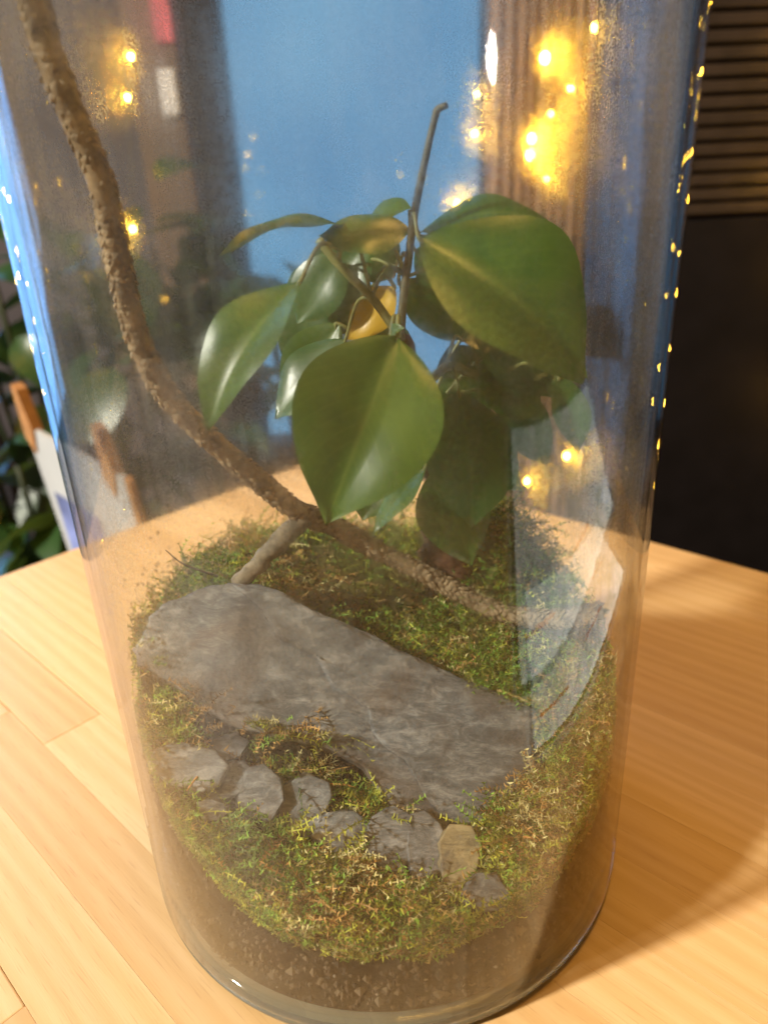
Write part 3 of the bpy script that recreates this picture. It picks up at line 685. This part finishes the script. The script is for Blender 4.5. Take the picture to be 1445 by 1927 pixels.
# fairy lights
M_BULB = emit('fairy_bulb_glow', (1.0, .50, .035), 380); M_WIRE = plain('thin_wire', (.12, .10, .05), .5)
def bulb_mesh(r):
    bm = bmesh.new(); bmesh.ops.create_icosphere(bm, subdivisions=2, radius=r)
    for q in bm.verts: q.co.z *= 1.35
    return from_bm('bulb', bm)
BME = bulb_mesh(.0030); BME.materials.append(M_BULB)
def string(pts, Y, lab, jit=.05, scale=None):
    rs = random.Random(len(pts)*7); P = [at(x, y, Y+rs.uniform(-jit, jit)) for x, y in pts]
    E0 = empty('fairy_lights', P[0]); tag(E0, lab, 'fairy lights', 'strings of small yellow lights behind the vase')
    path = []
    for a, b in zip(P[:-1], P[1:]): path += [a, (a+b)/2-Vector((0, 0, .02))]
    path.append(P[-1])
    tube('wire', catmull(path, 5), .0013, M_WIRE, E0, 5)
    for i, p in enumerate(P):
        o = link('bulb', BME, None, E0); o.matrix_parent_inverse = Matrix(); o.location = p-P[0]+Vector((0, 0, -.003)); s = (scale[i] if scale else 1); o.scale = (s, s, s)
string([(1120, 48), (1025, 105), (1073, 163), (1035, 211), (1000, 257), (997, 288), (1028, 333), (893, 248), (897, 173)], 1.2, 'cluster of yellow fairy lights glowing at the upper right behind the vase', scale=[1.4, 2.1, .9, .9, 1.7, 1.9, .7, 1.0, .7])
string([(860, 378), (1108, 558), (945, 838), (1003, 828), (1066, 855), (992, 903)], 1.0, 'fairy lights trailing down behind the right-hand leaves', scale=[.9, .7, .7, .6, 1.2, 1.0])
string([(246, 103), (240, 180), (250, 428), (235, 480), (307, 594)], 1.3, 'fairy lights hanging beside the brown post on the left', scale=[1.2, 1.1, 1.2, .9, .9])

string([(-420, 120), (-360, 300), (-300, 60), (-260, 420), (-200, 220), (-160, 520), (-120, 90), (-70, 330), (-330, 640), (-220, 760), (-500, 500), (-130, 660)], .7, 'assumed fairy lights left of the frame, glinting in the left edge of the vase')  # string added out of frame, assumed from glints in the glass edge
string([(1560, 60), (1640, 210), (1530, 330), (1700, 420), (1580, 520), (1660, 640), (1540, 760), (1620, 860)], .75, 'assumed fairy lights on the black cabinet, glinting in the right edge of the vase', .02)  # also added beyond the frame, an assumed source for the right-edge glints
# dark houseplants at the left behind the table
M_HP = mat_leaf('houseplant_leaf', (.012, .04, .010), (.03, .075, .02), (.05, .10, .04), .35, .15)
HPL = []
for q in range(3):
    v = []; f = []; NU, NV = 8, 4
    for i in range(NU+1):
        u = i/NU; w_ = .30*math.sin(math.pi*u**.8)**.8 if 0 < u < 1 else 0
        for j in range(NV+1):
            s_ = 2*j/NV-1; v.append((s_*w_, u, .18*math.sin(u*2.4+q)-.25*u*u+.2*abs(s_)*w_))
    for i in range(NU):
        for j in range(NV): a = i*(NV+1)+j; f.append((a, a+1, a+NV+2, a+NV+1))
    me = mesh('leaf', v, f); ul = me.uv_layers.new(name='UVMap')
    for lp in me.loops: u = lp.vertex_index//(NV+1)/NU; s_ = (lp.vertex_index % (NV+1))/NV; ul.data[lp.index].uv = (u, s_)
    me.materials.append(M_HP); me.polygons.foreach_set('use_smooth', [True]*len(me.polygons)); HPL.append(me)
M_HSTEM = plain('dark_plant_stem', (.02, .03, .012), .6)
def houseplant(px, py, Y, rad, hgt, n, lab, seed, size=(.09, .16)):
    rs = random.Random(seed); c = at(px, py, Y); root = empty('houseplant', (c.x, c.y, -.75)); tag(root, lab, 'plant', 'dark houseplants behind the table')
    def loc(p): return p-Vector((c.x, c.y, -.75))
    nst = 5; tops = []
    for k in range(nst):
        a = k*1.257; top = Vector((c.x+rad*.4*math.cos(a), c.y+rad*.3*math.sin(a), c.z+hgt*.4*rs.uniform(.2, 1)))
        pth = catmull([loc(Vector((c.x, c.y, -.75))), loc(Vector((c.x+rad*.1*math.cos(a), c.y, (c.z-.75)/2))), loc(top)], 5)
        s_ = tube('stem', pth, .005, M_HSTEM, root, 6); s_.matrix_parent_inverse = Matrix(); tops.append(top)
    for k in range(n):
        me = HPL[k % 3]; o = link('leaf', me, None, root); o.matrix_parent_inverse = Matrix()
        th = rs.uniform(0, 2*math.pi); zz = rs.uniform(-1, 1); rr = math.sqrt(1-zz*zz)*rs.uniform(.3, 1)
        p = Vector((c.x+rad*rr*math.cos(th), c.y+rad*.6*rr*math.sin(th), c.z+hgt*.5*zz))
        o.location = loc(p); L = rs.uniform(*size); o.scale = (L, L, L); o.rotation_euler = (rs.uniform(-.9, .6), rs.uniform(-.7, .7), rs.uniform(0, 6.28))
houseplant(20, 640, 1.15, .26, .55, 46, 'dark leafy plant at the far left edge behind the white board', 1)
houseplant(250, 720, 1.3, .24, .50, 44, 'dark leafy plant behind the branch, seen through the vase', 2)
houseplant(60, 960, .95, .20, .36, 40, 'low dark plant beside the white board at the table edge', 3)
houseplant(350, 560, 1.25, .17, .40, 34, 'tall dark plant against the brown post behind the branch', 6)
houseplant(560, 660, 1.5, .18, .30, 26, 'dark plant behind the table corner, half hidden by the ficus leaves', 4)
# white board with wooden pegs
A = at(47, 800, .62); B = at(232, 900, .50); A0 = at(95, 1060, .62); 
dv = (B-A); dv.z = 0; dv.normalize(); nb = Vector((dv.y, -dv.x, 0))
BD = empty('picture_board', (A.x, A.y, A.z-.2)); tag(BD, 'white picture board with wooden pegs standing behind the table edge on the left', 'board')
def prism(name, ring, n, th, mat, parent):
    v = [p for p in ring]+[p-n*th for p in ring]; k = len(ring)
    f = [tuple(range(k)), tuple(range(2*k-1, k-1, -1))]+[(i, i+k, (i+1) % k+k, (i+1) % k) for i in range(k)]
    me = mesh(name, v, f); bm = bmesh.new(); bm.from_mesh(me); bmesh.ops.recalc_face_normals(bm, faces=bm.faces); bm.to_mesh(me); bm.free()
    return link(name, me, mat, parent)
Wb = (Vector((B.x, B.y, 0))-Vector((A.x, A.y, 0))).length
dn = Vector((0, 0, -1)); lean = dv*.13
def bp(u, z): return Vector((A.x, A.y, A.z))+dv*u+Vector((0, 0, (B.z-A.z)*u/Wb))+(dn*z)
prism('panel', [bp(0, 0), bp(Wb, 0), bp(Wb, .36)+dv*.05, bp(0, .36)+dv*.07], nb, .006, plain('white_board_paint', (.42, .44, .46), .5, .08, 12), BD)
prism('picture', [bp(.035, .075)+nb*.0015, bp(.125, .075)+nb*.0015, bp(.145, .22)+nb*.0015, bp(.055, .22)+nb*.0015], nb, .001, plain('picture_print', (.16, .20, .42), .4, .7, 14), BD)
M_PEG = plain('peg_wood', (.36, .18, .07), .6, .2, 60)
for u in (-.004, Wb*.80):
    prism('peg', [bp(u, -.050)+nb*.003, bp(u+.010, -.046)+nb*.003, bp(u+.026, .002)+nb*.003, bp(u+.020, .030)+nb*.003, bp(u+.004, .012)+nb*.003], nb, .014, M_PEG, BD)
prism('edge_strip', [bp(Wb+.001, -.002), bp(Wb+.009, .002), bp(Wb+.011, .36)+dv*.05, bp(Wb+.001, .36)+dv*.05], nb, .008, M_PEG, BD)

# added out-of-frame panel, object assumed and glow added for brightness: seen as a mirror image in the glass
c0 = Vector((.126, -.124, 0)); ua = Vector((math.cos(.715), math.sin(.715), 0)); ub = Vector((math.cos(-.70), math.sin(-.70), 0))
MG = empty('assumed_glow_panel', c0); tag(MG, 'assumed pale green glowing panel on the table out of frame, mirrored in the glass', 'assumed_glow_panel')
def quad(name, a0, a1, b0, b1, z0, z1, mat):
    P = [c0+ua*a+ub*b for a, b in ((a0, b0), (a0, b1), (a1, b1), (a1, b0))]
    return prism(name, [p+Vector((0, 0, z1)) for p in P], Vector((0, 0, 1)), z1-z0, mat, MG)
quad('case', 0, .28, 0, .21, .0005, .007, plain('white_panel_body', (.75, .74, .73), .5, .04, 20))
quad('panel_rim', .003, .277, .003, .207, .007, .0074, plain('dark_panel_rim', (.03, .03, .03), .3))
t = NT('assumed_panel_glow'); vv = t.coord('Object', (1, 1, 1), (0, 0, .72)); n1 = t.noise(vv, 30, 5, .65, 1.0); mp = t.coord('Object', (4, 40, 1), (0, 0, -.72)); n2 = t.noise(mp, 5, 4, .6)
cc = t.ramp(n1, [(.34, (.40, .48, .41)), (.5, (.72, .74, .68)), (.64, (.88, .85, .80))]); cc = t.mix(cc, (.22, .30, .25), t.math('MULTIPLY', t.ramp(n2, [(.5, (0, 0, 0)), (.62, (1, 1, 1))]), .55))
e_ = t.n('ShaderNodeEmission'); t.l(cc, e_.inputs[0]); e_.inputs[1].default_value = 4.8
quad('glow_face', .009, .268, .008, .200, .0074, .0077, t.done(e_.outputs[0]))
for a0, b0, a1, b1, col in ((.02, .03, .07, .033, (.6, .04, .03)), (.12, .05, .18, .0525, (.6, .06, .03)), (.18, .11, .235, .113, (.6, .08, .03))):
    quad('red_line', a0, a1, b0, b1, .0077, .0079, emit('red_line_glow', col, 3.0))
# small dry bits on the moss and a few stalks
M_NEED = plain('dry_needle', (.42, .20, .05), .6, .3, 300); M_STALK = plain('dark_stalk', (.06, .035, .025), .6)
for x0_, y0_, x1_, y1_, lb_ in [(372, 1462, 352, 1488, 'dry needle lying across the leftmost slate chip'), (618, 1476, 668, 1482, 'orange dry needle in the moss beside the mossy slate step'), (770, 1742, 766, 1690, 'curved dry needle upright in the moss near the front glass'), (985, 1575, 1010, 1585, 'dry needle in the moss near the right glass wall')]:
    a = hit(x0_, y0_, .010); b = hit(x1_, y1_, .010); m_ = (a+b)/2+Vector((.0005, -.0005, .0012))
    o = tube('dry_needle', catmull([a, m_, b], 4), lambda t: .0005*(1-.6*t), M_NEED, None, 5); tag(o, lb_, 'needle', 'dry needles on the moss')
a = [at(312, 1035, .01), at(340, 1058, .012), at(372, 1072, .016), at(410, 1084, .022)]
o = tube('bare_stalk', catmull(a, 6), lambda t: .00025+.0003*t, M_STALK, None, 5); tag(o, 'thin dark bare stalk standing against the glass above the slab end', 'stalk')
a = [on_plane(x, y, SLAB_P0+SLAB_N*.0012, SLAB_N) for x, y in ((935, 1298), (965, 1308), (995, 1322), (1018, 1338))]
o = tube('grass_stem', catmull(a, 6), .0006, plain('straw', (.55, .42, .16), .5), None, 5); tag(o, 'pale straw stem along the right upper edge of the slate slab', 'stem')
